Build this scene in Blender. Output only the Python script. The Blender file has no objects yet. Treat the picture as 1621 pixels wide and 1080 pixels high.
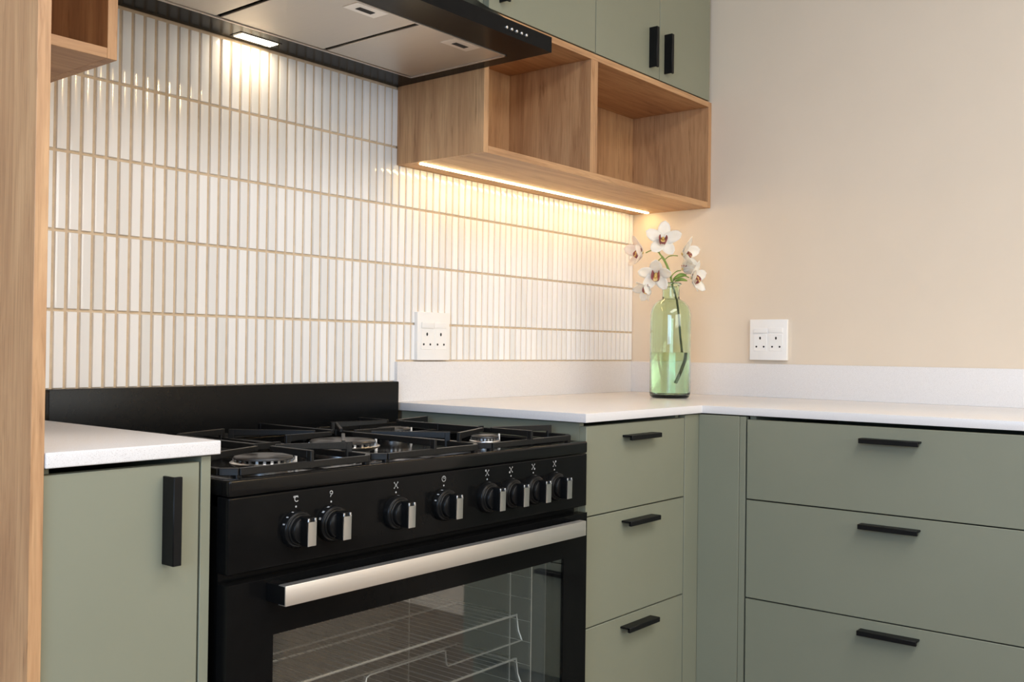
import bpy, bmesh, math, random
from mathutils import Vector, Matrix
random.seed(7)
S = bpy.context.scene
C = S.collection
PI = math.pi

# ---------------------------------------------------------------- camera
cam_d = bpy.data.cameras.new('camera')
cam = bpy.data.objects.new('camera', cam_d)
C.objects.link(cam)
S.camera = cam
YAW, PITCH, ROLL, FPX = 0.8864, 0.0088, 0.0127, 1571.41
F = Vector((math.sin(YAW)*math.cos(PITCH), math.cos(YAW)*math.cos(PITCH), math.sin(PITCH)))
R0 = Vector((math.cos(YAW), -math.sin(YAW), 0))
U0 = R0.cross(F)
R1 = R0*math.cos(ROLL) + U0*math.sin(ROLL)
U1 = U0*math.cos(ROLL) - R0*math.sin(ROLL)
cam.matrix_world = Matrix(((R1.x, U1.x, -F.x, -2.8848), (R1.y, U1.y, -F.y, -1.8333), (R1.z, U1.z, -F.z, 1.0363), (0, 0, 0, 1)))
cam_d.sensor_fit = 'HORIZONTAL'
cam_d.sensor_width = 36
cam_d.lens = FPX/1621*36
cam_d.clip_start = 0.02

# ---------------------------------------------------------------- world, lamps, exposure
W = bpy.data.worlds.new('world')
S.world = W
W.use_nodes = True
W.node_tree.nodes['Background'].inputs[0].default_value = (0.75, 0.87, 1.0, 1)
W.node_tree.nodes['Background'].inputs[1].default_value = 1.12

def area_light(name, loc, direction, sx, sy, power, color):
    d = bpy.data.lights.new(name, 'AREA')
    d.shape = 'RECTANGLE'
    d.size, d.size_y, d.energy, d.color = sx, sy, power, color
    o = bpy.data.objects.new(name, d)
    C.objects.link(o)
    o.location = loc
    o.rotation_euler = Vector(direction).to_track_quat('-Z', 'Y').to_euler()
    return o

def bulb_light(name, loc, power, color, radius):
    d = bpy.data.lights.new(name, 'POINT')
    d.energy, d.color, d.shadow_soft_size = power, color, radius
    o = bpy.data.objects.new(name, d)
    C.objects.link(o)
    o.location = loc
    return o

# daylight through the wide glazed opening behind the camera and the side window
area_light('daylight_glazed_opening', (-1.8, -4.95, 1.82), (0, 1, 0), 3.0, 1.0, 52, (1.0, 0.98, 0.90))
area_light('daylight_side_window', (-4.55, -2.3, 1.52), (1, 0, 0), 1.8, 1.15, 62, (0.44, 0.67, 1.0))
# ceiling lamps of the room
area_light('ceiling_panel_light', (-2.2, -2.3, 2.58), (0, 0, -1), 2.4, 1.0, 55, (0.95, 0.95, 0.98))
bulb_light('pendant_bulb', (-0.30, -3.6, 2.50), 20, (1.0, 0.70, 0.34), 0.018)

S.view_settings.view_transform = 'Standard'
S.view_settings.look = 'None'
S.view_settings.exposure = 0.0
S.view_settings.gamma = 1.0
S.view_settings.use_curve_mapping = False
try:
    S.cycles.max_bounces = 12
    S.cycles.transmission_bounces = 12
    S.cycles.transparent_max_bounces = 16
    S.cycles.diffuse_bounces = 5
    S.cycles.glossy_bounces = 5
    S.cycles.caustics_refractive = False
    S.cycles.caustics_reflective = False
    S.cycles.sample_clamp_indirect = 8
    S.cycles.use_denoising = True
except Exception:
    pass

# ---------------------------------------------------------------- materials
def srgb(r, g, b):
    f = lambda c: c/12.92 if c <= 0.04045 else ((c+0.055)/1.055)**2.4
    return (f(r/255), f(g/255), f(b/255), 1)

def mat(name, col, rough=0.5, metal=0.0, **kw):
    m = bpy.data.materials.new(name)
    m.use_nodes = True
    b = m.node_tree.nodes['Principled BSDF']
    b.inputs['Base Color'].default_value = col
    b.inputs['Roughness'].default_value = rough
    b.inputs['Metallic'].default_value = metal
    for k, v in kw.items():
        b.inputs[k].default_value = v
    return m

def nd(m, t):
    return m.node_tree.nodes.new(t)

def lk(m, a, b):
    m.node_tree.links.new(a, b)

def ramp(m, stops):
    r = nd(m, 'ShaderNodeValToRGB')
    e = r.color_ramp.elements
    while len(e) < len(stops):
        e.new(0.5)
    for q, (p, c) in zip(e, stops):
        q.position, q.color = p, c
    return r

def coords(m, scale):
    tc = nd(m, 'ShaderNodeTexCoord')
    oi = nd(m, 'ShaderNodeObjectInfo')
    mp = nd(m, 'ShaderNodeMapping')
    mp.inputs['Scale'].default_value = scale
    ml = nd(m, 'ShaderNodeMath')
    ml.operation = 'MULTIPLY'
    ml.inputs[1].default_value = 37.0
    lk(m, oi.outputs['Random'], ml.inputs[0])
    cb = nd(m, 'ShaderNodeCombineXYZ')
    for k in range(3):
        lk(m, ml.outputs[0], cb.inputs[k])
    lk(m, tc.outputs['Object'], mp.inputs['Vector'])
    lk(m, cb.outputs[0], mp.inputs['Location'])
    return mp.outputs[0]

def noise(m, vec, scale=1.0, detail=4, rough=0.55, dist=0.0):
    n = nd(m, 'ShaderNodeTexNoise')
    n.inputs['Scale'].default_value = scale
    n.inputs['Detail'].default_value = detail
    n.inputs['Roughness'].default_value = rough
    n.inputs['Distortion'].default_value = dist
    lk(m, vec, n.inputs['Vector'])
    return n.outputs['Fac']

def bump(m, fac, strength, dist=0.001):
    b = nd(m, 'ShaderNodeBump')
    b.inputs['Strength'].default_value = strength
    b.inputs['Distance'].default_value = dist
    lk(m, fac, b.inputs['Height'])
    lk(m, b.outputs[0], m.node_tree.nodes['Principled BSDF'].inputs['Normal'])

def wood(name, grain):
    m = mat(name, (1, 1, 1, 1), 0.48)
    lo, hi = {'z': ((20, 20, 2.0), (230, 230, 9)), 'x': ((2.0, 20, 20), (9, 230, 230)), 'y': ((20, 2.0, 20), (230, 9, 230))}[grain]
    n1 = noise(m, coords(m, lo), 1.0, 6, 0.62, 0.9)
    n2 = noise(m, coords(m, hi), 1.0, 3, 0.6, 0.2)
    n3 = noise(m, coords(m, tuple(v*3.1 for v in lo)), 1.0, 4, 0.6, 0.5)
    r1 = ramp(m, ((0.30, srgb(160, 118, 82)), (0.46, srgb(181, 138, 97)), (0.60, srgb(194, 152, 109)), (0.75, srgb(206, 165, 121))))
    lk(m, n1, r1.inputs[0])
    r2 = ramp(m, ((0.32, (0.74, 0.70, 0.66, 1)), (0.52, (1, 1, 1, 1)), (1.0, (1.05, 1.05, 1.05, 1))))
    lk(m, n2, r2.inputs[0])
    r3 = ramp(m, ((0.27, (0.62, 0.55, 0.48, 1)), (0.38, (1, 1, 1, 1)), (1, (1, 1, 1, 1))))
    lk(m, n3, r3.inputs[0])
    mx = nd(m, 'ShaderNodeMixRGB'); mx.blend_type = 'MULTIPLY'; mx.inputs[0].default_value = 0.75
    lk(m, r1.outputs[0], mx.inputs[1]); lk(m, r2.outputs[0], mx.inputs[2])
    mz = nd(m, 'ShaderNodeMixRGB'); mz.blend_type = 'MULTIPLY'; mz.inputs[0].default_value = 0.9
    lk(m, mx.outputs[0], mz.inputs[1]); lk(m, r3.outputs[0], mz.inputs[2])
    lk(m, mz.outputs[0], m.node_tree.nodes['Principled BSDF'].inputs['Base Color'])
    bump(m, n2, 0.12, 0.0006)
    return m

OAK_Z, OAK_X, OAK_Y = wood('oak_upright_grain', 'z'), wood('oak_long_grain', 'x'), wood('oak_cross_grain', 'y')

def varied(name, c1, c2, scale, rough, bumps=0.0, detail=5, **kw):
    m = mat(name, c1, rough, **kw)
    n = noise(m, coords(m, (scale,)*3), 1.0, detail)
    r = ramp(m, ((0.35, c1), (0.65, c2)))
    lk(m, n, r.inputs[0])
    lk(m, r.outputs[0], m.node_tree.nodes['Principled BSDF'].inputs['Base Color'])
    if bumps:
        bump(m, n, bumps)
    return m

SAGE = varied('sage_matte_board', srgb(128, 129, 110), srgb(131, 132, 113), 3.0, 0.52)
PAINT = varied('warm_beige_paint', srgb(219, 203, 182), srgb(221, 205, 184), 5.0, 0.75, 0.02)
CEIL = varied('white_ceiling_paint', srgb(236, 233, 226), srgb(239, 236, 230), 4.0, 0.85)
FLOOR = varied('pale_timber_floor', srgb(92, 80, 68), srgb(112, 98, 84), 2.2, 0.45)
GROUT = varied('sand_grout', srgb(202, 180, 151), srgb(214, 193, 165), 60.0, 0.9, 0.15)
GROUT.node_tree.nodes['Principled BSDF'].inputs['Specular IOR Level'].default_value = 0.2

def tile_material():
    m = mat('white_glazed_ceramic', srgb(232, 229, 224), 0.085)
    oi = nd(m, 'ShaderNodeObjectInfo')
    r = ramp(m, ((0.0, srgb(232, 230, 226)), (0.5, srgb(240, 238, 235)), (1.0, srgb(246, 244, 241))))
    lk(m, oi.outputs['Random'], r.inputs[0])
    lk(m, r.outputs[0], m.node_tree.nodes['Principled BSDF'].inputs['Base Color'])
    n = noise(m, coords(m, (60, 60, 14)), 1.0, 2)
    bump(m, n, 0.10, 0.0012)
    return m
TILE = tile_material()

def quartz_material():
    m = mat('white_speckled_quartz', srgb(236, 232, 228), 0.24, **{'Specular IOR Level': 0.30})
    n = noise(m, coords(m, (900, 900, 900)), 1.0, 2, 0.5)
    r = ramp(m, ((0.30, srgb(196, 190, 186)), (0.40, srgb(220, 216, 213)), (0.62, srgb(224, 220, 217)), (0.75, srgb(235, 233, 231))))
    lk(m, n, r.inputs[0])
    lk(m, r.outputs[0], m.node_tree.nodes['Principled BSDF'].inputs['Base Color'])
    return m
QUARTZ = quartz_material()

BLACK_MATTE = varied('black_matte_metal', (0.005, 0.005, 0.005, 1), (0.006, 0.006, 0.006, 1), 80, 0.45, **{'Specular IOR Level': 0.18})
BLACK_GLOSS = varied('black_enamel', (0.004, 0.004, 0.004, 1), (0.005, 0.005, 0.005, 1), 30, 0.14, **{'Specular IOR Level': 0.10})
BLACK_PANEL = varied('black_coated_steel', (0.004, 0.004, 0.004, 1), (0.005, 0.005, 0.005, 1), 40, 0.26, **{'Specular IOR Level': 0.16})
HOOD_BLACK = varied('black_hood_lacquer', (0.006, 0.006, 0.006, 1), (0.007, 0.007, 0.007, 1), 40, 0.22, **{'Specular IOR Level': 0.07})
BLACK_PLASTIC = varied('black_plastic', (0.005, 0.005, 0.005, 1), (0.006, 0.006, 0.006, 1), 60, 0.28, **{'Specular IOR Level': 0.16})
IRON = varied('cast_iron', (0.006, 0.006, 0.0055, 1), (0.010, 0.0095, 0.009, 1), 300, 0.36, 0.1, **{'Specular IOR Level': 0.30})
HOB_GLOSS = varied('black_hob_enamel', (0.004, 0.004, 0.004, 1), (0.005, 0.005, 0.005, 1), 30, 0.12, **{'Specular IOR Level': 0.26})
CAP = varied('burner_cap_enamel', (0.03, 0.027, 0.024, 1), (0.045, 0.04, 0.036, 1), 120, 0.38)
OVEN_ENAMEL = varied('grey_oven_enamel', (0.10, 0.10, 0.097, 1), (0.12, 0.12, 0.117, 1), 200, 0.35)
CHROME = mat('bright_wire_chrome', (0.85, 0.84, 0.81, 1), 0.30, 0.6)
ALU = varied('burner_aluminium', (0.55, 0.54, 0.52, 1), (0.66, 0.65, 0.63, 1), 90, 0.30, Metallic=1.0)
WHITE_PLASTIC = varied('white_moulded_plastic', srgb(238, 235, 230), srgb(240, 237, 232), 30, 0.30)
HOLE = mat('dark_socket_hole', (0.004, 0.004, 0.004, 1), 0.6)
WHITE_PRINT = mat('white_print', (0.42, 0.42, 0.41, 1), 0.5)
RUBBER = mat('dark_gasket', (0.01, 0.01, 0.01, 1), 0.7)

def brushed(name, col, rough, axis_scale):
    m = mat(name, col, rough, 1.0)
    n = noise(m, coords(m, axis_scale), 1.0, 3)
    r = ramp(m, ((0.3, (rough*0.93,)*3+(1,)), (0.7, (rough*1.07,)*3+(1,))))
    lk(m, n, r.inputs[0])
    lk(m, r.outputs[0], m.node_tree.nodes['Principled BSDF'].inputs['Roughness'])
    bump(m, n, 0.004, 0.0002)
    return m
STEEL = brushed('brushed_steel', (0.86, 0.83, 0.79, 1), 0.42, (4, 600, 600))
KNOB_STEEL = varied('satin_knob_steel', (0.60, 0.60, 0.595, 1), (0.64, 0.64, 0.635, 1), 20, 0.36, Metallic=1.0)
FILTER = brushed('satin_filter_aluminium', (0.62, 0.58, 0.53, 1), 0.42, (300, 12, 300))

def emission(name, col, strength):
    m = bpy.data.materials.new(name)
    m.use_nodes = True
    nt = m.node_tree
    nt.nodes.remove(nt.nodes['Principled BSDF'])
    e = nt.nodes.new('ShaderNodeEmission')
    e.inputs[0].default_value = col
    e.inputs[1].default_value = strength
    nt.links.new(e.outputs[0], nt.nodes['Material Output'].inputs['Surface'])
    return m
LED = emission('warm_led_diffuser', (1.0, 0.73, 0.34, 1), 36.0)
HOOD_LED = emission('hood_lamp_diffuser', (1.0, 0.82, 0.58, 1), 40.0)

def pane_material():
    m = bpy.data.materials.new('oven_door_glass')
    m.use_nodes = True
    nt = m.node_tree
    nt.nodes.remove(nt.nodes['Principled BSDF'])
    t = nt.nodes.new('ShaderNodeBsdfTransparent')
    t.inputs[0].default_value = (0.96, 0.97, 0.96, 1)
    g = nt.nodes.new('ShaderNodeBsdfGlossy')
    g.inputs['Roughness'].default_value = 0.02
    fr = nt.nodes.new('ShaderNodeFresnel')
    fr.inputs[0].default_value = 1.52
    ml = nt.nodes.new('ShaderNodeMath')
    ml.operation = 'MULTIPLY'
    ml.inputs[1].default_value = 0.5
    ml.use_clamp = True
    mx = nt.nodes.new('ShaderNodeMixShader')
    nt.links.new(fr.outputs[0], ml.inputs[0])
    nt.links.new(ml.outputs[0], mx.inputs[0])
    nt.links.new(t.outputs[0], mx.inputs[1])
    nt.links.new(g.outputs[0], mx.inputs[2])
    nt.links.new(mx.outputs[0], nt.nodes['Material Output'].inputs['Surface'])
    return m
PANE = pane_material()
GREEN_GLASS = mat('pale_green_glass', (0.80, 0.94, 0.79, 1), 0.0, 0.0, **{'IOR': 1.45, 'Transmission Weight': 1.0})
WATER = mat('water', (0.90, 0.975, 0.85, 1), 0.0, 0.0, **{'IOR': 1.33, 'Transmission Weight': 1.0})

def petal_material(name, c1, c2):
    m = mat(name, c1, 0.55)
    n = noise(m, coords(m, (70, 70, 70)), 1.0, 3)
    r = ramp(m, ((0.35, c1), (0.7, c2)))
    lk(m, n, r.inputs[0])
    b = m.node_tree.nodes['Principled BSDF']
    lk(m, r.outputs[0], b.inputs['Base Color'])
    t = nd(m, 'ShaderNodeBsdfTranslucent')
    lk(m, r.outputs[0], t.inputs[0])
    mx = nd(m, 'ShaderNodeMixShader')
    mx.inputs[0].default_value = 0.42
    lk(m, b.outputs[0], mx.inputs[1])
    lk(m, t.outputs[0], mx.inputs[2])
    lk(m, mx.outputs[0], m.node_tree.nodes['Material Output'].inputs['Surface'])
    return m
PETAL = petal_material('white_petal', srgb(252, 248, 238), srgb(254, 252, 246))
PETAL_PINK = petal_material('blush_petal', srgb(251, 240, 230), srgb(253, 247, 238))
LIP = petal_material('mauve_lip', srgb(158, 84, 86), srgb(200, 128, 116))
LIP_PALE = petal_material('yellow_throat', srgb(238, 208, 120), srgb(246, 226, 170))
STEM = varied('orchid_stem_green', srgb(112, 136, 54), srgb(142, 164, 76), 60, 0.45)
LEAF = varied('bract_green', srgb(92, 122, 40), srgb(138, 162, 72), 40, 0.45)

# ---------------------------------------------------------------- helpers
BASE = {}

def thing(name, loc=(0, 0, 0), rotz=0.0, label=None, cat=None, group=None, kind=None, local=False):
    o = bpy.data.objects.new(name, None)
    C.objects.link(o)
    o.empty_display_size = 0.05
    o.location = loc
    o.rotation_euler = (0, 0, rotz)
    BASE[o] = Vector((0, 0, 0)) if local else Vector(loc)
    tag(o, label, cat, group, kind)
    return o

def tag(o, label=None, cat=None, group=None, kind=None):
    for k, v in (('label', label), ('category', cat), ('group', group), ('kind', kind)):
        if v:
            o[k] = v
    return o

def obj(name, bm, m, parent=None, bevel=0.0, seg=2, smooth=False, base=None, label=None, angle=30):
    if bevel:
        bmesh.ops.remove_doubles(bm, verts=bm.verts[:], dist=1e-6)
        ed = [e for e in bm.edges if len(e.link_faces) == 2 and e.calc_face_angle(0) > math.radians(angle)]
        bmesh.ops.bevel(bm, geom=ed, offset=bevel, segments=seg, profile=0.6, affect='EDGES', clamp_overlap=True)
    bmesh.ops.recalc_face_normals(bm, faces=bm.faces[:])
    b = base if base is not None else (BASE[parent] if parent is not None else Vector((0, 0, 0)))
    bmesh.ops.translate(bm, verts=bm.verts[:], vec=-Vector(b))
    me = bpy.data.meshes.new(name)
    bm.to_mesh(me)
    bm.free()
    if isinstance(m, (list, tuple)):
        for q in m:
            me.materials.append(q)
    else:
        me.materials.append(m)
    if smooth or bevel:
        for p in me.polygons:
            p.use_smooth = True
        try:
            me.set_sharp_from_angle(angle=math.radians(40 if not smooth else 60))
        except Exception:
            pass
    o = bpy.data.objects.new(name, me)
    C.objects.link(o)
    if parent is not None:
        o.parent = parent
        BASE[o] = Vector(b)
    else:
        o.location = b
        BASE[o] = Vector(b)
    if label:
        o['label'] = label
    return o

def box(bm, x0, x1, y0, y1, z0, z1, mi=0):
    v = [bm.verts.new((x, y, z)) for z in (z0, z1) for y in (y0, y1) for x in (x0, x1)]
    for f in ((0, 2, 3, 1), (4, 5, 7, 6), (0, 1, 5, 4), (2, 6, 7, 3), (0, 4, 6, 2), (1, 3, 7, 5)):
        bm.faces.new([v[i] for i in f]).material_index = mi
    return bm

def boxes(*bs):
    bm = bmesh.new()
    for b in bs:
        box(bm, *b)
    return bm

def prism(pts, z0, z1, bm=None):
    bm = bm or bmesh.new()
    a = [bm.verts.new((x, y, z0)) for x, y in pts]
    b = [bm.verts.new((x, y, z1)) for x, y in pts]
    n = len(pts)
    bm.faces.new(a[::-1])
    bm.faces.new(b)
    for i in range(n):
        bm.faces.new((a[i], a[(i+1) % n], b[(i+1) % n], b[i]))
    return bm

def frame(o, d, up=Vector((0, 0, 1))):
    d = Vector(d).normalized()
    if abs(d.dot(up)) > 0.98:
        up = Vector((1, 0, 0))
    s = d.cross(up).normalized()
    u = s.cross(d).normalized()
    return s, u

def tube(bm, pts, r, n=8, caps=True):
    pts = [Vector(p) for p in pts]
    rs = r if isinstance(r, (list, tuple)) else [r]*len(pts)
    rings = []
    ps = None
    for i, p in enumerate(pts):
        d = (pts[min(i+1, len(pts)-1)] - pts[max(i-1, 0)])
        if ps is None:
            s, u = frame(p, d)
        else:
            dd = d.normalized()
            s = (ps - dd*ps.dot(dd)).normalized()
            u = s.cross(dd)
        ps = s
        rings.append([bm.verts.new(p + (s*math.cos(2*PI*k/n) + u*math.sin(2*PI*k/n))*rs[i]) for k in range(n)])
    for a, b in zip(rings, rings[1:]):
        for k in range(n):
            bm.faces.new((a[k], a[(k+1) % n], b[(k+1) % n], b[k]))
    if caps:
        bm.faces.new(rings[0][::-1])
        bm.faces.new(rings[-1])
    return bm

def lathe(bm, prof, center, axis='z', n=40, close=False):
    c = Vector(center)
    rings = []
    for r, h in prof:
        if r < 1e-6:
            p = {'z': Vector((0, 0, h)), 'y': Vector((0, -h, 0))}[axis]
            rings.append([bm.verts.new(c+p)])
        else:
            ring = []
            for k in range(n):
                a = 2*PI*k/n
                p = {'z': Vector((r*math.cos(a), r*math.sin(a), h)), 'y': Vector((r*math.cos(a), -h, r*math.sin(a)))}[axis]
                ring.append(bm.verts.new(c+p))
            rings.append(ring)
    if close:
        rings.append(rings[0])
    for a, b in zip(rings, rings[1:]):
        if len(a) == 1 and len(b) == 1:
            continue
        for k in range(n):
            k2 = (k+1) % n
            if len(a) == 1:
                bm.faces.new((a[0], b[k2], b[k]))
            elif len(b) == 1:
                bm.faces.new((a[k], a[k2], b[0]))
            else:
                bm.faces.new((a[k], a[k2], b[k2], b[k]))
    return bm

def smooth_path(pts, n=6):
    p = [Vector(q) for q in pts]
    out = []
    for i in range(len(p)-1):
        p0, p1, p2, p3 = p[max(i-1, 0)], p[i], p[i+1], p[min(i+2, len(p)-1)]
        for k in range(n):
            t = k/n
            out.append(0.5*((2*p1) + (p2-p0)*t + (2*p0-5*p1+4*p2-p3)*t*t + (3*p1-p0-3*p2+p3)*t**3))
    out.append(p[-1])
    return out

def copy_part(src, parent, loc, rot=None):
    o = src.copy()
    C.objects.link(o)
    o.parent = parent
    o.location = loc
    if rot:
        o.rotation_euler = rot
    return o

# ---------------------------------------------------------------- the room
XL, YF, ZC = -4.6, -5.0, 2.6
def struct(name, bm, m, label):
    return tag(obj(name, bm, m), label, None, None, 'structure')

struct('floor', boxes((XL-.1, .1, YF-.1, .1, -.1, 0)), FLOOR, 'pale timber floor')
struct('ceiling', boxes((XL-.1, .1, YF-.1, .1, ZC, ZC+.1)), CEIL, 'white ceiling')
wall_back = struct('wall_back', boxes((XL-.1, .1, 0, .1, 0, ZC)), PAINT, 'back wall with white kit-kat tile splashback')
struct('wall_right', boxes((0, .1, YF-.1, 0, 0, ZC)), PAINT, 'plain warm beige painted wall')
struct('wall_left', boxes((XL-.1, XL, YF-.1, 0, 0, .95), (XL-.1, XL, YF-.1, 0, 2.15, ZC), (XL-.1, XL, -1.4, 0, .95, 2.15), (XL-.1, XL, YF-.1, -3.2, .95, 2.15)), PAINT, 'beige wall with a window opening')
struct('wall_front', boxes((XL, -3.8, YF-.1, YF, 0, ZC), (-.4, 0, YF-.1, YF, 0, ZC), (-3.8, -.4, YF-.1, YF, 2.3, ZC), (-3.8, -.4, YF-.1, YF, 0, .95)), PAINT, 'beige wall with a wide window opening')

# ---------------------------------------------------------------- tiles on the back wall
RP, CPITCH = 0.149, 0.0253
Z0 = 0.951
TW, TL = CPITCH-0.0058, RP-0.0046
GB = 0.0060
obj('grout_bed', boxes((-2.292, -1.1205, -GB, 0, 0.90, 1.72), (-1.1205, -0.0005, -GB, 0, 0.99, 1.53)), GROUT, wall_back)

def tile_mesh(bm, w, l, at=(0, 0, 0), rx=0.0, rz=0.0):
    # pillow-faced stick tile: gently convex across its width, bevelled all round
    h = w/2-.0009
    xs = [-w/2] + [h*q for q in (-1, -.62, -.22, .22, .62, 1)] + [w/2]
    xd = [.0030] + [.0074-.00052*q*q for q in (-1, -.62, -.22, .22, .62, 1)] + [.0030]
    zs = [-l/2, -l/2+.0011, l/2-.0011, l/2]
    zd = [.0040, 0, 0, .0040]
    M = Matrix.Translation(at) @ Matrix.Rotation(rz, 4, 'Z') @ Matrix.Rotation(rx, 4, 'X')
    g = [[bm.verts.new(M @ Vector((x, -max(d-e, .001), z))) for x, d in zip(xs, xd)] for z, e in zip(zs, zd)]
    for i in range(3):
        for j in range(7):
            f = bm.faces.new((g[i][j], g[i][j+1], g[i+1][j+1], g[i+1][j]))
            f.smooth = True
            if i != 1 or j in (0, 6):
                for e in f.edges:
                    e.smooth = False
    return bm

def tile_data(w, l):
    bm = tile_mesh(bmesh.new(), w, l)
    me = bpy.data.meshes.new('tile')
    bm.to_mesh(me)
    bm.free()
    me.materials.append(TILE)
    for p in me.polygons:
        p.use_smooth = True
    return me

rows_left = [(Z0+RP*k, Z0+RP*(k+1)) for k in range(5)]
rows_right = [(1.0040, Z0+RP), (Z0+RP, Z0+2*RP), (Z0+2*RP, Z0+3*RP), (Z0+3*RP, 1.504)]
cache = {}
far = bmesh.new()
def put_tile(col, z0, z1, single):
    xc = -(col+0.5)*CPITCH
    l = z1-z0-(RP-TL)
    zc = (z0+z1)/2
    rx, rz = random.gauss(0, .0035), random.gauss(0, .008)
    if single:
        key = round(l, 4)
        if key not in cache:
            cache[key] = tile_data(TW, l)
        o = bpy.data.objects.new('tile', cache[key])
        C.objects.link(o)
        o.parent = wall_back
        o.location = (xc, -.0030, zc)
        o.rotation_euler = (rx, 0, rz)
    else:
        tile_mesh(far, TW, l, (xc, -.0030, zc), rx, rz)

for col in range(0, 91):
    left = col >= 44
    for z0, z1 in (rows_left if left else rows_right):
        if left:
            single = col < 80
        else:
            single = col >= 14
        put_tile(col, z0, z1, single)
for col in range(80, 91):
    put_tile(col, .9035, Z0, False)
tag(obj('tile_field', far, TILE, wall_back), None, None, None, 'stuff')

# ---------------------------------------------------------------- handles
def handle_bm(length, vertical, cx, y, cz, out=0.026, th=0.011):
    # L-section pull: plate fixed to the front, thicker lip along its outer edge
    h = length/2
    bm = bmesh.new()
    if vertical:
        box(bm, cx-th/2, cx-th/2+.004, y-out, y+.001, cz-h, cz+h)
        box(bm, cx-th/2+.0005, cx+th/2, y-out-.0005, y-out+.0055, cz-h, cz+h)
    else:
        box(bm, cx-h, cx+h, y-out, y+.001, cz+th/2-.0045, cz+th/2)
        box(bm, cx-h, cx+h, y-out-.0005, y-out+.0065, cz-th/2, cz+th/2-.0005)
    return bm

# ---------------------------------------------------------------- base units
WT, WB = 0.900, 0.880
PLINTH = 0.10
G1, G2 = 0.6725, 0.4285

def drawer_unit(name, loc, rotz, width, label, group, hoff=0.0):
    t = thing(name, loc, rotz, label, 'drawers', group, local=True)
    d = 0.018
    obj('carcass', boxes((0, .016, d, .57, PLINTH, .878), (width-.016, width, d, .57, PLINTH, .878), (.016, width-.016, d, .57, PLINTH, PLINTH+.016),
                         (.016, width-.016, .554, .57, PLINTH+.016, .878), (.016, width-.016, d+.004, .554, .70, .704)), SAGE, t)
    obj('plinth', boxes((0, width, .05, .066, 0, PLINTH)), SAGE, t)
    for z0, z1, hz in ((G1+.0015, .8705, .8385), (G2+.0015, G1-.0015, .6425), (PLINTH+.004, G2-.0015, .4005)):
        fr = obj('drawer_front', boxes((.0008, width-.0008, 0, d, z0, z1)), SAGE, t, bevel=.0008, seg=1)
        obj('handle', handle_bm(.132, False, width/2+hoff, 0, hz), BLACK_MATTE, fr, bevel=.0007, seg=1, label='matte black bar pull')
    return t

DY, DX = -0.592, -0.600
drawer_unit('drawer_unit', (-1.1040, DY, 0), 0, .4315, 'sage three-drawer unit between the black cooker and the corner', 'drawer units under the worktop', -.004)
drawer_unit('drawer_unit', (DX, -.7265, 0), -PI/2, .712, 'wide sage three-drawer unit under the right worktop, along the beige wall', 'drawer units under the worktop', -.003)

cf = thing('corner_filler', (DX, DY, 0), 0, 'narrow sage filler panels meeting in the inner corner between the drawer units', 'filler panel')
obj('panel', boxes((-.6695, DX+.018, DY, DY+.018, PLINTH, .877)), SAGE, cf, bevel=.0006, seg=1)
obj('panel', boxes((DX, DX+.018, -.7055, DY-.0005, PLINTH, .877)), SAGE, cf, bevel=.0006, seg=1)
obj('edge_strip', boxes((DX+.0012, DX+.0190, -.7225, -.7065, PLINTH, .877)), SAGE, cf, bevel=.0006, seg=1)
obj('plinth', boxes((-.6695, DX+.066, DY+.05, DY+.066, 0, PLINTH), (DX+.05, DX+.066, -.7225, DY+.05, 0, PLINTH)), SAGE, cf)

bc = thing('base_cabinet', (-2.17, DY, 0), 0, 'narrow sage cupboard with an upright black handle left of the cooker', 'cabinet')
obj('carcass', boxes((-2.290, -2.274, DY+.018, -.02, PLINTH, .878), (-2.274, -2.064, -.036, -.02, PLINTH, .878), (-2.274, -2.064, DY+.018, -.036, PLINTH, PLINTH+.016)), SAGE, bc)
obj('end_panel', boxes((-2.0628, -2.0470, DY, -.02, 0, .878)), SAGE, bc, bevel=.0006, seg=1)
dr = obj('door', boxes((-2.2905, -2.0660, DY, DY+.018, PLINTH+.004, .8705)), SAGE, bc, bevel=.0008, seg=1)
obj('handle', handle_bm(.122, True, -2.1165, DY, .7945, .027, .0135), BLACK_MATTE, dr, bevel=.0007, seg=1, label='upright matte black bar pull')
obj('plinth', boxes((-2.290, -2.064, DY+.05, DY+.066, 0, PLINTH)), SAGE, bc)

# ---------------------------------------------------------------- worktops
wl = obj('worktop', boxes((-2.2915, -2.0370, -.602, -.0085, WB, WT)), QUARTZ, None, bevel=.0022, seg=3, base=(-2.16, -.3, WB))
tag(wl, 'short white quartz worktop left of the cooker, over the narrow cupboard', 'worktop', 'white quartz worktops')
wr = thing('worktop', (-.6, -.3, WB), 0, 'L-shaped white quartz worktop with upstands, under the green vase', 'worktop', 'white quartz worktops')
obj('slab', prism([(-1.1200, -.001), (-1.1200, -.602), (-.602, -.602), (-.602, -1.46), (-.001, -1.46), (-.001, -.001)], WB, WT), QUARTZ, wr, bevel=.0016, seg=2)
obj('upstand', boxes((-1.1200, -.0205, -.0200, -.0010, WT, 1.0025)), QUARTZ, wr, bevel=.0010, seg=2)
obj('upstand', boxes((-.0200, -.0005, -1.46, -.0010, WT, 1.0025)), QUARTZ, wr, bevel=.0010, seg=2)

# ---------------------------------------------------------------- oak end panel and wall units
ep = obj('oak_end_panel', boxes((-2.3096, -2.2924, -.600, -.0015, 0, 2.40)), OAK_Z, None, bevel=.0006, seg=1, base=(-2.3, -.3, 0))
tag(ep, 'tall oak end panel standing at the far left beside the short worktop', 'panel')

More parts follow.
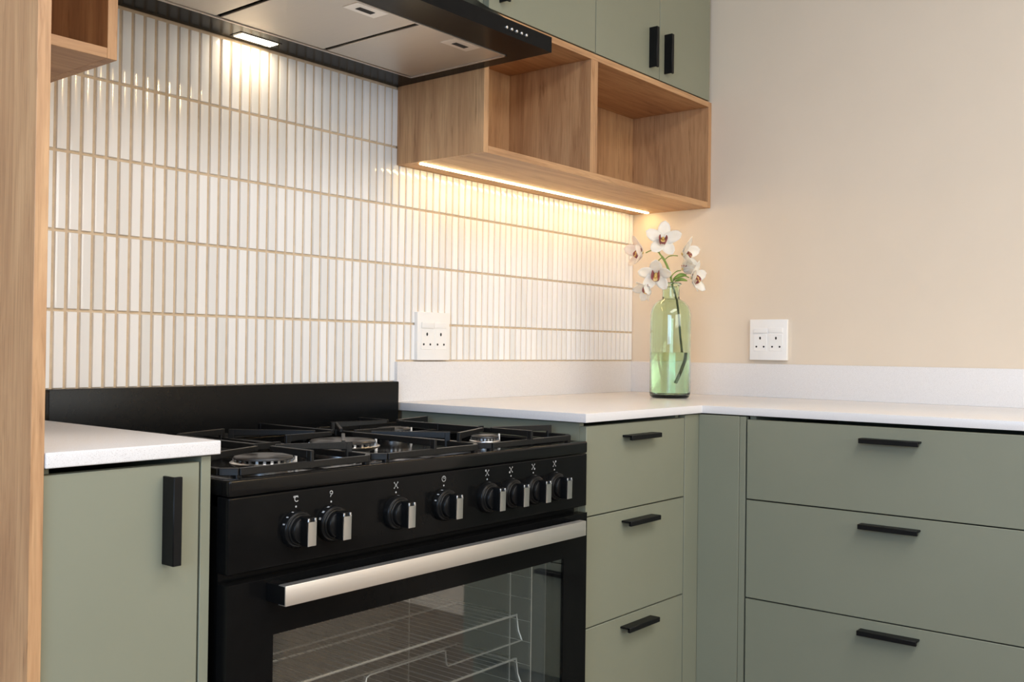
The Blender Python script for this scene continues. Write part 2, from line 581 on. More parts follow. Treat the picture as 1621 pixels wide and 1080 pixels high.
BZ0, BZ1, BY = 1.5020, 1.8420, -.3010
sh = thing('open_shelf_unit', (-2.16, -.15, BZ0), 0, 'small open oak shelf box hanging between the oak end panel and the range hood', 'shelf', 'open oak shelf boxes')
t_ = .0170
obj('side_panel', boxes((-2.0400-t_, -2.0400, BY, -.010, BZ0, BZ1)), OAK_Z, sh, bevel=.0004, seg=1)
obj('side_panel', boxes((-2.2920, -2.2920+t_, BY, -.010, BZ0+t_, BZ1)), OAK_Z, sh, bevel=.0004, seg=1)
obj('bottom_panel', boxes((-2.2920, -2.0400-t_, BY, -.010, BZ0, BZ0+t_)), OAK_X, sh, bevel=.0004, seg=1)
obj('top_panel', boxes((-2.2920+t_, -2.0400-t_, BY, -.010, BZ1-t_, BZ1)), OAK_X, sh, bevel=.0004, seg=1)
obj('back_panel', boxes((-2.2920+t_, -2.0400-t_, -.016, -.010, BZ0+t_, BZ1-t_)), OAK_Z, sh)

su = thing('open_shelf_unit', (-.56, -.15, BZ0), 0, 'long open oak shelf with two bays and a lit underside, right of the range hood', 'shelf', 'open oak shelf boxes')
XA, XB = -1.1225, -.0015
obj('side_panel', boxes((XA, XA+t_, BY, -.010, BZ0, BZ1)), OAK_Z, su, bevel=.0004, seg=1)
obj('side_panel', boxes((XB-.0200, XB, BY, -.010, BZ0, BZ1)), OAK_Z, su, bevel=.0004, seg=1)
obj('divider', boxes((-.6835, -.6675, BY, -.010, BZ0+t_, BZ1-t_)), OAK_Z, su, bevel=.0004, seg=1)
obj('divider', boxes((-.6670, -.6510, BY, -.010, BZ0+t_, BZ1-t_)), OAK_Z, su, bevel=.0004, seg=1)
# underside with a routed channel for the light strip
LY0, LY1 = -.0835, -.0725
obj('bottom_panel', boxes((XA+t_, XB-.0200, BY, LY0, BZ0, BZ0+t_), (XA+t_, XB-.0200, LY1, -.010, BZ0, BZ0+t_), (XA+t_, XB-.0200, LY0, LY1, BZ0+.008, BZ0+t_)), OAK_X, su)
obj('top_panel', boxes((XA+t_, XB-.0200, BY, -.010, BZ1-t_, BZ1)), OAK_X, su, bevel=.0004, seg=1)
obj('back_panel', boxes((XA+t_, -.6835, -.016, -.010, BZ0+t_, BZ1-t_), (-.6510, XB-.0200, -.016, -.010, BZ0+t_, BZ1-t_)), OAK_Z, su)
led = obj('light_strip', boxes((XA+t_+.001, XB-.0210, LY0+.001, LY1-.001, BZ0-.0030, BZ0+.007)), LED, su, label='glowing warm white light strip')

def wall_cabinet(x0, x1, doors, label):
    t = thing('wall_cabinet', ((x0+x1)/2, -.15, BZ1), 0, label, 'cabinet', 'sage wall cabinets')
    z0, z1 = BZ1+.0012, 2.42
    y1 = BY+.019
    obj('carcass', boxes((x0, x0+.016, y1, -.002, z0, z1), (x1-.016, x1, y1, -.002, z0, z1), (x0+.016, x1-.016, y1, -.002, z0, z0+.016), (x0+.016, x1-.016, y1, -.002, z1-.016, z1), (x0+.016, x1-.016, -.008, -.002, z0+.016, z1-.016)), SAGE, t)
    for a, b, hx in doors:
        d = obj('door', boxes((a+.0012, b-.0012, BY, BY+.018, z0+.0025, z1)), SAGE, t, bevel=.0008, seg=1)
        obj('handle', handle_bm(.118, True, hx, BY, 1.928, .026, .0130), BLACK_MATTE, d, bevel=.0007, seg=1, label='upright matte black bar pull')
    return t
wall_cabinet(XA, -.6640, [(XA+.012, -.6640, -1.0650)], 'single-door sage wall cabinet directly right of the range hood')
wall_cabinet(-.6635, -.0040, [(-.6635, -.3280, -.3810), (-.3280, -.0160, -.2950)], 'double-door sage wall cabinet against the beige wall, two handles side by side')

# ---------------------------------------------------------------- range hood
HX0, HX1, HY, HZ = -2.0240, -1.1240, -.5000, 1.7000
HT = HZ+.0340
hd = thing('range_hood', (-1.574, -.25, HZ), 0, 'black range hood with three metal filters above the cooker', 'range hood')
FX = [-1.9960, -1.7190, -1.4420, -1.1650]
FY0, FY1 = -.4040, -.1000
obj('canopy', boxes((HX0, HX1, HY, FY0, HZ, HT), (HX0, HX1, FY1, -.0090, HZ, HT), (HX0, FX[0], FY0, FY1, HZ, HT), (FX[3], HX1, FY0, FY1, HZ, HT),
                    (FX[0], FX[3], FY0, FY1, HZ+.018, HT)), HOOD_BLACK, hd)
obj('filter_rim', boxes((FX[0], FX[3], FY0, FY0+.0045, HZ-.0016, HZ+.004), (FX[0], FX[3], FY1-.0045, FY1, HZ-.0016, HZ+.004),
                        (FX[0], FX[0]+.0045, FY0, FY1, HZ-.0016, HZ+.004), (FX[3]-.0045, FX[3], FY0, FY1, HZ-.0016, HZ+.004)), FILTER, hd)
for i in range(3):
    a, b = FX[i]+.0060, FX[i+1]-.0060
    f = obj('filter', boxes((a, b, FY0+.0070, FY1-.0070, HZ+.0005, HZ+.006)), FILTER, hd, bevel=.0010, seg=1)
    cx = (a+b)/2+.016
    obj('latch_plate', boxes((cx-.041, cx+.041, -.3960, -.3530, HZ-.0008, HZ+.002)), STEEL, f, bevel=.0005, seg=1)
    obj('latch_slot', boxes((cx-.020, cx+.020, -.3800, -.3660, HZ-.0014, HZ+.001)), RUBBER, f)
obj('lamp_bezel', boxes((-1.6350, -1.5270, -.0650, -.0260, HZ-.0012, HZ+.001)), BLACK_GLOSS, hd, bevel=.0006, seg=1)
obj('lamp', boxes((-1.6270, -1.5350, -.0600, -.0310, HZ-.0020, HZ+.001)), HOOD_LED, hd, label='glowing white hood lamp')
for k in range(5):
    bx = -1.2840+k*.0166
    bm = lathe(bmesh.new(), [(0, .0045), (.0024, .0045), (.0033, .0036), (.0033, -.001)], (bx, HY, 1.7145), 'y', 20)
    obj('button', bm, KNOB_STEEL, hd, smooth=True)
bm = bmesh.new()
lo = [(HX0+.02, HY+.03), (HX1-.02, HY+.03), (HX1-.02, -.01), (HX0+.02, -.01)]
hi = [(-1.714, -.29), (-1.434, -.29), (-1.434, -.01), (-1.714, -.01)]
va = [bm.verts.new((x, y, HT)) for x, y in lo]
vb = [bm.verts.new((x, y, 1.90)) for x, y in hi]
bm.faces.new(va[::-1]); bm.faces.new(vb)
for i in range(4):
    bm.faces.new((va[i], va[(i+1) % 4], vb[(i+1) % 4], vb[i]))
obj('hood_body', bm, HOOD_BLACK, hd)
obj('chimney', boxes((-1.714, -1.434, -.29, -.010, 1.90, 2.595)), HOOD_BLACK, hd, bevel=.001, seg=1)

# ---------------------------------------------------------------- cooker
KX0, KX1, KY = -2.0320, -1.1320, -.6150
ck = thing('cooker', (-1.582, -.32, 0), 0, 'black freestanding gas cooker with eight knobs and a glass oven door', 'cooker')
OX0, OX1, OZ0, OZ1, OYB = -1.9300, -1.2300, .200, .6200, -.1200
obj('body', boxes((KX0+.004, OX0, KY+.030, -.046, .08, .800), (OX1, KX1-.004, KY+.030, -.046, .08, .800), (OX0, OX1, KY+.030, -.046, OZ1, .800),
                  (OX0, OX1, KY+.030, -.046, .08, OZ0), (OX0, OX1, OYB, -.046, OZ0, OZ1)), BLACK_PANEL, ck)
obj('oven_liner', boxes((OX0, OX0+.004, KY+.032, OYB, OZ0, OZ1), (OX1-.004, OX1, KY+.032, OYB, OZ0, OZ1), (OX0+.004, OX1-.004, OYB-.004, OYB, OZ0, OZ1),
                        (OX0+.004, OX1-.004, KY+.032, OYB-.004, OZ0, OZ0+.004), (OX0+.004, OX1-.004, KY+.032, OYB-.004, OZ1-.004, OZ1)), OVEN_ENAMEL, ck)
obj('plinth', boxes((KX0+.02, KX1-.02, KY+.07, -.06, 0, .08)), BLACK_PLASTIC, ck)
obj('storage_drawer', boxes((KX0, KX1, KY, KY+.028, .085, .190)), BLACK_GLOSS, ck, bevel=.003)
# hob tray with raised rounded rim
obj('hob', boxes((KX0+.013, KX1-.013, KY+.020, -.060, .8190, .8280), (KX0, KX1, KY-.001, KY+.021, .8175, .8425), (KX0, KX1, -.062, -.046, .8175, .8415),
                 (KX0, KX0+.014, KY+.012, -.056, .8175, .8420), (KX1-.014, KX1, KY+.012, -.056, .8175, .8420)), HOB_GLOSS, ck, bevel=.0042, seg=3)
obj('splash_plate', boxes((-2.0180, -1.1370, -.0440, -.0260, .805, .9535)), BLACK_PANEL, ck, bevel=.0025, seg=2)
obj('control_panel', boxes((KX0, KX1, KY, KY+.030, .7045, .8165)), BLACK_GLOSS, ck, bevel=.0030, seg=3)

# markings printed above the knobs
KN = [-1.9110, -1.8412, -1.6988, -1.5802, -1.4609, -1.3900, -1.3197, -1.2494]
YP = KY-.0004
def disc(bm, x, z, r, n=10):
    v = [bm.verts.new((x+r*math.cos(2*PI*k/n), YP, z+r*math.sin(2*PI*k/n))) for k in range(n)]
    bm.faces.new(v)
def ringmark(bm, x, z, r, w, a0=0, a1=2*PI, n=20):
    for k in range(n):
        a, b = a0+(a1-a0)*k/n, a0+(a1-a0)*(k+1)/n
        bm.faces.new([bm.verts.new((x+q*math.cos(t), YP, z+q*math.sin(t))) for q, t in ((r-w/2, a), (r+w/2, a), (r+w/2, b), (r-w/2, b))])
def stroke(bm, x0, z0, x1, z1, w):
    d = Vector((x1-x0, 0, z1-z0)).normalized()*w/2
    nx, nz = -d.z, d.x
    bm.faces.new([bm.verts.new((x, YP, z)) for x, z in ((x0+nx, z0+nz), (x1+nx, z1+nz), (x1-nx, z1-nz), (x0-nx, z0-nz))])
for i, x in enumerate(KN):
    bm = bmesh.new()
    disc(bm, x, .7915, .0016)
    z = .8035
    if i == 0:      # degrees C
        ringmark(bm, x-.0036, z+.0032, .0012, .0009, n=10)
        ringmark(bm, x+.0012, z-.0004, .0038, .0012, PI*.22, PI*1.78, 14)
        stroke(bm, x-.0024, z+.0042, x+.0036, z+.0042, .0010)
    elif i == 1:    # hook shaped mode mark
        ringmark(bm, x, z+.0022, .0028, .0012, -PI*.45, PI*.95, 14)
        stroke(bm, x-.0002, z-.0008, x-.0016, z-.0042, .0012)
        stroke(bm, x-.0028, z+.0010, x+.0006, z+.0010, .0010)
    elif i == 3:    # clock
        ringmark(bm, x, z, .0048, .0010)
        stroke(bm, x, z, x, z+.0036, .0009)
        stroke(bm, x, z, x+.0022, z+.0010, .0009)
    else:           # burner position mark
        stroke(bm, x-.0040, z+.0046, x+.0040, z-.0046, .0008)
        stroke(bm, x+.0040, z+.0046, x-.0040, z-.0046, .0008)
        on = {2: 4, 4: 0, 5: 2, 6: 3, 7: 1}[i]
        for q, (ax, az) in enumerate(((-1, 1), (1, 1), (-1, -1), (1, -1))):
            disc(bm, x+ax*.0040, z+az*.0046, .0021 if q == on else .0012, 8)
        if on == 4:
            disc(bm, x, z, .0020, 8)
    obj('knob_marking', bm, WHITE_PRINT, ck)

KZ = .7575
for i, x in enumerate(KN):
    bm = lathe(bmesh.new(), [(0, .0150), (.0225, .0150), (.0238, .0138), (.0240, .0125), (.0268, .0115), (.0282, .0095), (.0290, .0015), (.0290, -.0015)], (x, KY, KZ), 'y', 36)
    lathe(bm, [(0, .0230), (.0190, .0230), (.0205, .0218), (.0212, .0150)], (x, KY, KZ), 'y', 36)
    kb = obj('knob', bm, BLACK_PLASTIC, ck, smooth=True)
    obj('grip', boxes((x-.0080, x+.0080, KY-.0375, KY-.0200, KZ-.0215, KZ+.0215)), BLACK_PLASTIC, kb, bevel=.0012, seg=2)
    obj('grip_face', boxes((x-.0080, x+.0080, KY-.0400, KY-.0374, KZ-.0215, KZ+.0150), (x-.0080, x-.0046, KY-.0400, KY-.0374, KZ+.0150, KZ+.0205), (x+.0046, x+.0080, KY-.0400, KY-.0374, KZ+.0150, KZ+.0205)), KNOB_STEEL, kb, bevel=.0004, seg=1, label='satin silver knob face')
    bm = bmesh.new()
    for k in range(3 if i in (0, 1, 3) else 1):
        a = PI*(.62+.13*k)+(0 if i in (0, 1, 3) else -.12*PI)
        p = Vector((x+.0287*math.cos(a), KY-.0065, KZ+.0287*math.sin(a)))
        tng = Vector((-math.sin(a), 0, math.cos(a)))
        s = .0030 if i == 1 else .0018
        nrm = Vector((math.cos(a), 0, math.sin(a)))*.0007
        if i in (0, 1, 3) or k == 0:
            bm.faces.new([bm.verts.new(p+nrm+tng*u*s+Vector((0, -1, 0))*v*.0024) for u, v in ((-.6, -1), (.6, -1), (.6, 1), (-.6, 1))])
    obj('dial_mark', bm, WHITE_PRINT, kb)

# oven door
DZ0, DZ1 = .195, .6900
WX0, WX1, WZ0, WZ1 = -1.9515, -1.2155, .285, .6045
YD = KY-.0020
dx0, dx1 = KX0-.001, KX1-.001
od = obj('oven_door', boxes((dx0, dx1, YD+.0040, YD+.026, WZ1, DZ1), (dx0, dx1, YD+.0040, YD+.026, DZ0, WZ0), (dx0, WX0, YD+.0040, YD+.026, WZ0, WZ1), (WX1, dx1, YD+.0040, YD+.026, WZ0, WZ1)), BLACK_PANEL, ck)
obj('door_surround', boxes((dx0, dx1, YD, YD+.0040, WZ1, DZ1), (dx0, dx1, YD, YD+.0040, DZ0, WZ0), (dx0, WX0, YD, YD+.0040, WZ0, WZ1), (WX1, dx1, YD, YD+.0040, WZ0, WZ1)), BLACK_GLOSS, od)
obj('door_edge', boxes((dx0, dx1, YD-.0004, YD+.003, DZ1-.0005, DZ1+.0008)), BLACK_PANEL, od)
obj('glass_pane', boxes((WX0-.002, WX1+.002, YD+.0008, YD+.0034, WZ0-.002, WZ1+.002)), PANE, od, label='clear glass oven window')
hb = obj('door_handle', boxes((-1.9650, -1.2000, KY-.0470, KY-.0300, .6560, .6862)), STEEL, od, bevel=.0012, seg=2, label='brushed steel oven door handle bar')
for a in (-1.9655, -1.2215):
    obj('bracket', boxes((a, a+.0220, KY-.0455, YD+.001, .6575, .6850)), BLACK_PLASTIC, hb, bevel=.0015, seg=2)

# side runners inside the oven
for sx in (OX0+.016, OX1-.016):
    bm = bmesh.new()
    for y in (-.557, -.500, -.200):
        tube(bm, [(sx, y, .240), (sx, y, .590)], .0016, 6)
    for z in (.250, .290, .335, .377, .425, .468, .515, .560):
        tube(bm, [(sx, -.557, z), (sx, -.200, z)], .0008, 6)
    obj('rack_runner', bm, CHROME, ck, smooth=True)

# burners
def burner(x, y, r, name='burner'):
    z = .8280
    bm = lathe(bmesh.new(), [(r*.80, 0), (r*.80, .006), (r*.95, .010), (r*1.08, .0135), (r*1.10, .0165), (r*1.04, .0185), (r*.7, .0185)], (x, y, z), 'z', 40)
    b = obj(name, bm, ALU, ck, smooth=True)
    bm = bmesh.new()
    n = 26
    for k in range(n):
        a = 2*PI*k/n
        c, s = math.cos(a), math.sin(a)
        p = [Vector((x+c*q - s*w, y+s*q + c*w, z+h)) for q, w, h in ((r*.90, -.0022, .017), (r*1.0, -.0022, .017), (r*1.0, .0022, .017), (r*.90, .0022, .017), (r*.90, -.0022, .0225), (r*1.0, -.0022, .0225), (r*1.0, .0022, .0225), (r*.90, .0022, .0225))]
        v = [bm.verts.new(q) for q in p]
        for f in ((0, 3, 2, 1), (4, 5, 6, 7), (0, 1, 5, 4), (1, 2, 6, 5), (2, 3, 7, 6), (3, 0, 4, 7)):
            bm.faces.new([v[i] for i in f])
    obj('flame_ring', bm, ALU, b)
    bm = lathe(bmesh.new(), [(r*.93, .0215), (r*.97, .0222), (r*.98, .0250), (r*.93, .0275), (r*.70, .0288), (0, .0294)], (x, y, z), 'z', 40)
    obj('cap', bm, CAP, b, smooth=True)
    bm = lathe(bmesh.new(), [(0, .030), (.0022, .029), (.0024, .010), (.0036, .008), (.0036, 0)], (x+r*1.22, y-.008, z), 'z', 10)
    obj('spark_plug', bm, WHITE_PLASTIC, b, smooth=True)
BXL, BXR, BXC = -1.8640, -1.3000, -1.5820
burner(BXL, -.4700, .0500)
burner(BXL, -.1950, .0400)
burner(BXR, -.4700, .0300)
burner(BXR, -.1950, .0400)
burner(BXC, -.3450, .0660)

# cast iron pan supports
def bar(bm, a, b, w, z0, z1):
    a, b = Vector((a[0], a[1], 0)), Vector((b[0], b[1], 0))
    d = (b-a).normalized()
    s = Vector((-d.y, d.x, 0))*w/2
    q = [(a+s), (a-s), (b-s), (b+s)]
    za, zb = (z0 if isinstance(z0, tuple) else (z0, z0)), (z1 if isinstance(z1, tuple) else (z1, z1))
    lo_ = [bm.verts.new((q[i].x, q[i].y, za[0 if i < 2 else 1])) for i in range(4)]
    hi_ = [bm.verts.new((q[i].x, q[i].y, zb[0 if i < 2 else 1])) for i in range(4)]
    bm.faces.new(lo_[::-1]); bm.faces.new(hi_)
    for i in range(4):
        bm.faces.new((lo_[i], lo_[(i+1) % 4], hi_[(i+1) % 4], hi_[i]))

def arm(bm, outer, inner, w=.0068):
    # upright leg on the frame, then a finger reaching in over the burner
    o, i = Vector(outer), Vector(inner)
    d = (i-o).normalized()
    bar(bm, o-d*.004, o+d*.007, w, .8440, .8730)
    bar(bm, o+d*.006, i, w, (.8600, .8655), .8730)

def grate(x0, x1, burners, gap):
    y0, y1 = -.5920, -.0800
    zf0, zf1 = .8450, .8560
    ch = .020
    bm = bmesh.new()
    ring = [(x0+ch, y0), (x1-ch, y0), (x1, y0+ch), (x1, y1-ch), (x1-ch, y1), (x0+ch, y1), (x0, y1-ch), (x0, y0+ch)]
    for k in range(8):
        bar(bm, ring[k], ring[(k+1) % 8], .0085, zf0, zf1)
    for (fx, fy) in ((x0+ch, y0+.004), (x1-ch, y0+.004), (x0+ch, y1-.004), (x1-ch, y1-.004)):
        bar(bm, (fx-.005, fy), (fx+.005, fy), .010, .8285, .8470)
    for bx, by, g in burners:
        sk = 0.0 if len(burners) == 1 else (-.055 if by < -.33 else .045)
        for ex in (x0, x1):
            dv = (Vector((bx, by))-Vector((ex, by+sk))).normalized()
            e = Vector((bx, by))-dv*g
            arm(bm, (ex, by+sk), (e.x, e.y))
    ys = sorted(b[1] for b in burners)
    arm(bm, (burners[0][0], y0), (burners[0][0], ys[0]-burners[0][2]))
    arm(bm, (burners[-1][0], y1), (burners[-1][0], ys[-1]+burners[-1][2]))
    if len(burners) == 2:
        ym = (ys[0]+ys[1])/2
        bar(bm, (x0, ym), (x1, ym), .0070, .8480, .8600)
        bx = burners[0][0]
        bar(bm, (bx, ym), (bx, ys[0]+burners[0][2]), .0068, .8600, .8730)
        bar(bm, (bx, ym), (bx, ys[1]-burners[1][2]), .0068, .8600, .8730)
        bar(bm, (bx-.004, ym), (bx+.004, ym), .010, .8560, .8730)
    else:
        bx, by, g = burners[0]
        for sx in (-1, 1):
            for yy in (y0+.09, y1-.09):
                ex = x0 if sx < 0 else x1
                dv = Vector((bx-ex, by-yy)).normalized()
                e = Vector((bx, by))-dv*(g+.025)
                arm(bm, (ex, yy), (e.x, e.y))
    bmesh.ops.recalc_face_normals(bm, faces=bm.faces[:])
    bmesh.ops.bevel(bm, geom=[e for e in bm.edges if len(e.link_faces) == 2], offset=.0009, segments=1, affect='EDGES', clamp_overlap=True)
    return obj('pan_support', bm, IRON, ck)
grate(-2.0190, -1.7240, [(BXL, -.4700, .020), (BXL, -.1950, .018)], 0)
grate(-1.7180, -1.4480, [(BXC, -.3450, .030)], 0)
grate(-1.4420, -1.1480, [(BXR, -.4700, .016), (BXR, -.1950, .018)], 0)

# wire racks inside the oven
def oven_rack(z, hump, label):
    t = thing('oven_rack', (-1.580, -.34, z), 0, label, 'oven rack', 'wire racks in the oven')
    x0, x1, y0, y1 = OX0+.012, OX1-.012, -.515, -.150
    bm = bmesh.new()
    tube(bm, [(x0, y0, z), (x1, y0, z), (x1, y1, z), (x0, y1, z), (x0, y0, z)], .0024, 6)
    for y in (-.345,):
        tube(bm, [(x0, y, z-.003), (x1, y, z-.003)], .0020, 6)
    obj('rack_frame', bm, CHROME, t, smooth=True)
    bm = bmesh.new()
    n = 32
    for k in range(1, n):
        x = x0+(x1-x0)*k/n
        tube(bm, [(x, y0-.005, z+.003), (x, y1+.004, z+.003)], .0007, 5)
    tag(obj('rack_wires', bm, CHROME, t, smooth=True), None, None, None, 'stuff')
    if hump:
        zh = z-.051
        bm = bmesh.new()
        p = [(x0, -.530, zh), (-1.690, -.530, zh), (-1.686, -.530, zh+.006), (-1.682, -.530, zh+.030), (-1.674, -.530, zh+.0325), (-1.484, -.530, zh+.0325), (-1.478, -.530, zh+.030), (-1.475, -.530, zh+.006), (-1.470, -.530, zh), (x1, -.530, zh)]
        tube(bm, p, .0017, 6)
        for x in (x0, x1):
            tube(bm, [(x, -.530, zh), (x, -.520, zh+.02), (x, -.515, z)], .0017, 6)
        obj('front_rail', bm, CHROME, t, smooth=True)
    return t
oven_rack(.4755, True, 'upper chrome wire rack seen through the oven window')
oven_rack(.3830, True, 'lower chrome wire rack near the bottom of the picture inside the oven')

# ---------------------------------------------------------------- sockets
def socket(loc, rotz, label, h=.126, w=.122):
    t = thing('wall_socket', loc, rotz, label, 'socket', 'white double sockets', local=True)
    obj('plate', boxes((-w/2, w/2, -.0125, 0, -h/2, h/2)), WHITE_PLASTIC, t, bevel=.0018, seg=2)
    for s in (-1, 1):
        rk = boxes((s*.0245-.0232, s*.0245+.0232, -.0150, -.0120, .0215, .0365))
        o = obj('switch', rk, WHITE_PLASTIC, t, bevel=.0010, seg=2)
        o.rotation_euler = (math.radians(2.5 if s < 0 else -1.0), 0, 0)
        obj('outlet', boxes((s*.0260-.0215, s*.0260+.0215, -.0136, -.0120, -.0350, .0175)), WHITE_PLASTIC, t, bevel=.0006, seg=1)
        for dx, dz, r in ((0, .0050, .0036), (-.0122, -.0215, .0029), (.0122, -.0215, .0029)):
            bm = lathe(bmesh.new(), [(0, .0140), (r, .0140), (r, .0125)], (s*.0260+dx, 0, dz), 'y', 14)
            if r > .003:
                bmesh.ops.scale(bm, vec=(.8, 1, 1.25), verts=bm.verts[:], space=Matrix.Translation((-(s*.0260+dx), 0, -dz)))
            obj('pin_hole', bm, HOLE, t)
    return t
socket((-.9900, -.0085, 1.0690), 0, 'white double wall socket on the tiles right of the cooker')
socket((-.0005, -.5095, 1.0770), -PI/2, 'white double wall socket on the plain beige wall')

# ---------------------------------------------------------------- vase
VB = Vector((-.3085, -.3370, WT))
RV = .0600
outer = [(0, 0), (.046, 0), (.0545, .0015), (.0585, .006), (RV, .014), (RV, .236), (.0594, .248), (.0570, .260), (.0520, .272), (.0440, .282), (.0340, .2885), (.0275, .2915), (.0252, .2950),
         (.0250, .300), (.0250, .328), (.0258, .331), (.0300, .3335), (.0312, .3365), (.0300, .3395), (.0275, .3405)]
inner = [(.0232, .3385), (.0222, .332), (.0222, .300), (.0232, .2960), (.0262, .2925), (.0325, .2860), (.0420, .2790), (.0495, .2695), (.0540, .2585), (.0562, .247), (.0568, .236), (.0568, .018), (.0550, .0120), (.0480, .0090), (0, .0080)]
vs = obj('vase', lathe(bmesh.new(), outer+inner, VB, 'z', 64), GREEN_GLASS, None, smooth=True, base=VB)
tag(vs, 'pale green glass bottle vase standing in the corner of the worktop', 'vase')
wtr = lathe(bmesh.new(), [(0, .0083), (.0480, .0093), (.0549, .0122), (.0566, .018), (.0566, .1345), (0, .1345)], VB, 'z', 64)
wt = obj('vase_water', wtr, WATER, None, smooth=True, base=VB)
tag(wt, 'clear water filling the lower part of the green vase', 'water')

# ---------------------------------------------------------------- orchid spray
HR = Vector((math.cos(YAW), -math.sin(YAW), 0))       # to the right along the room diagonal
HF = Vector((-math.sin(YAW), -math.cos(YAW), 0))      # out of the corner
MPP = 2.96/FPX
def at(px, py, w=0.0):
    k = 1.0 - w/2.96
    return VB + HR*(px-1059.8)*MPP*k + Vector((0, 0, 1))*(WT-VB.z+(629.5-py)*MPP*k) + HF*w + Vector((0, 0, (1-k)*.13))

oc = thing('orchid_spray', tuple(VB+Vector((0, 0, .02))), 0, 'spray of white cymbidium orchids with mauve lips in the green vase', 'orchid')
bm = bmesh.new()
main = smooth_path([at(1066, 606, .005), at(1073, 585, .004), at(1078, 562, .002), at(1075, 530, 0), at(1072.5, 500, 0), at(1069, 476, 0), at(1062, 452, .004), at(1056, 430, .006), at(1047.5, 412, .008), at(1040, 402, .008), at(1038, 393, .006)], 6)
tube(bm, main, [.0040]*14+[.0034]*(len(main)-14-10)+[.0024]*10, 8)
obj('stem', bm, STEM, oc, smooth=True)

def pedicel(*pts):
    bm = bmesh.new()
    p = smooth_path(pts, 6)
    tube(bm, p, .0016, 6)
    obj('pedicel', bm, STEM, oc, smooth=True)
pedicel(at(1038.5, 401, .008), at(1032, 398.3, .008), at(1026, 398.5, .006), at(1019, 402, .004))
pedicel(at(1049, 412, .008), at(1055, 407, .01), at(1062, 405.5, .012), at(1069, 406, .012))
pedicel(at(1044, 409, .008), at(1039, 413, .014), at(1035.5, 418, .018), at(1035, 424, .018))
pedicel(at(1061, 448, .004), at(1068, 440, .01), at(1078, 437, .012), at(1087, 440, .010))
pedicel(at(1059, 440, .004), at(1064, 434, -.004), at(1070, 430, -.008), at(1076, 429, -.008))
pedicel(at(1057, 436, .006), at(1046, 440, .012), at(1034, 448, .012), at(1027, 455, .010))

def petal_bm(length, width, curl, cup, tip=.5):
    bm = bmesh.new()
    nu, nv = 9, 7
    g = []
    for i in range(nu):
        t = i/(nu-1)
        w = width*.5*(max(1-abs(2*t**.80-1)**2.6, 0.0)**.62)+.0012
        row = []
        for j in range(nv):
            s = -1+2*j/(nv-1)
            row.append(bm.verts.new((length*t, s*w, curl*length*t*t - cup*width*(1-s*s)*math.sin(PI*min(t+.1, 1)) + .0012*math.sin(7*t+3*s))))
        g.append(row)
    for i in range(nu-1):
        for j in range(nv-1):
            bm.faces.new((g[i][j], g[i][j+1], g[i+1][j+1], g[i+1][j]))
    return bm

def solidify(o, th=.0007):
    md = o.modifiers.new('thickness', 'SOLIDIFY')
    md.thickness = th
    md.offset = 0

def orient(bm, M):
    bmesh.ops.transform(bm, matrix=M, verts=bm.verts[:])
    return bm

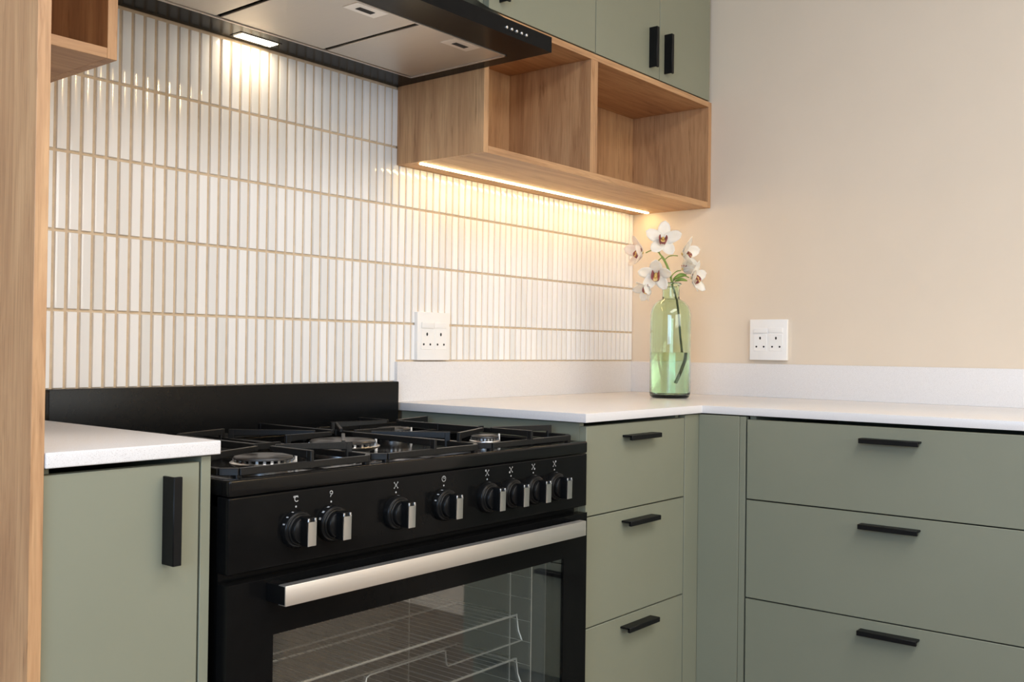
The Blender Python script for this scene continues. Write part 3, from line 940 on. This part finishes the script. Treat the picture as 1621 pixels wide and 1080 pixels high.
def flower(pos, n, roll, size, m=PETAL, openness=.35, lip=LIP):
    """pos: flower centre; n: facing (u right, v up, w outwards); size: tepal length"""
    nv = (HR*n[0] + Vector((0, 0, 1))*n[1] + HF*n[2]).normalized()
    s, u = frame(pos, nv)
    s = -s
    ux = (u*math.cos(roll) + s*math.sin(roll)).normalized()
    sx = nv.cross(ux).normalized()
    M0 = Matrix(((ux.x, sx.x, nv.x, pos.x), (ux.y, sx.y, nv.y, pos.y), (ux.z, sx.z, nv.z, pos.z), (0, 0, 0, 1)))
    # column in the centre
    col = bmesh.new()
    tube(col, [(0, 0, -size*.08), (size*.04, 0, size*.12), (size*.02, 0, size*.30), (-size*.03, 0, size*.36)], [size*.07, size*.08, size*.075, size*.05], 8)
    fl = obj('flower', orient(col, M0), LIP_PALE, oc, smooth=True)
    for k, (ang, ln, wd) in enumerate(((0, 1.0, .60), (72, 1.0, .58), (-72, 1.0, .58), (142, .95, .58), (-142, .95, .58))):
        b = petal_bm(size*ln, size*wd, .10 if k else -.05, .06)
        Mp = Matrix.Rotation(math.radians(ang+random.uniform(-6, 6)), 4, 'Z') @ Matrix.Rotation(-openness+random.uniform(-.12, .12), 4, 'Y')
        o = obj('petal', orient(b, M0 @ Mp), m, fl, smooth=True)
        solidify(o)
    # lip: cupped trough with a mauve rim and a pale throat
    b = bmesh.new()
    nu, nw = 9, 9
    g = []
    for i in range(nu):
        t = i/(nu-1)
        row = []
        for j in range(nw):
            q = -1+2*j/(nw-1)
            wd = size*(.13+.09*math.sin(PI*min(t*.9+.1, 1)))
            dn = -size*(.02+.30*t) + abs(q)**2*size*(.24*(1-t)+.05)
            out = size*(.06+.36*math.sin(min(t*1.25, 1)*PI*.62)) - size*.20*max(t-.6, 0)*2
            row.append(b.verts.new((dn, q*wd, out)))
        g.append(row)
    for i in range(nu-1):
        for j in range(nw-1):
            f = b.faces.new((g[i][j], g[i][j+1], g[i+1][j+1], g[i+1][j]))
            f.material_index = 1 if (i < 5 and 1 < j < 6) else (2 if (i > 6 and 1 < j < 6) else 0)
    o = obj('lip', orient(b, M0), [lip, LIP_PALE, m], fl, smooth=True)
    solidify(o)
    return fl

flower(at(1044.5, 381, .018), (-.10, .12, 1.0), .10, .058, PETAL, .20)
flower(at(1013, 402, .004), (-1.0, -.05, .35), .0, .058, PETAL_PINK, .62)
flower(at(1077, 403, .014), (1.0, .10, .50), .10, .058, PETAL, .62)
flower(at(1034, 435, .026), (-.25, -.50, .90), .0, .058, PETAL, .34)
flower(at(1024, 456, .012), (-.75, -.60, .35), .1, .050, PETAL, .65)
flower(at(1092, 441, .014), (1.0, -.05, .65), -.1, .056, PETAL, .48)
flower(at(1079, 427, -.010), (.70, .30, -.15), .0, .046, PETAL, .80)
for pts, wd in (((at(1062, 443, .010), at(1072, 437, .016), at(1083, 436, .014)), .012), ((at(1064, 446, .014), at(1074, 443, .02), at(1084, 445, .018)), .008)):
    b = bmesh.new()
    path = smooth_path(pts, 5)
    g = []
    for i, p in enumerate(path):
        t = i/(len(path)-1)
        w = wd*math.sin(PI*(t*.92+.06))*.5+.0006
        g.append([b.verts.new(p+Vector((0, 0, 1))*w*q+HF*(-.3*w*abs(q))) for q in (-1, 0, 1)])
    for i in range(len(g)-1):
        for j in range(2):
            b.faces.new((g[i][j], g[i][j+1], g[i+1][j+1], g[i+1][j]))
    o = obj('bract', b, LEAF, oc, smooth=True)
    solidify(o, .0010)
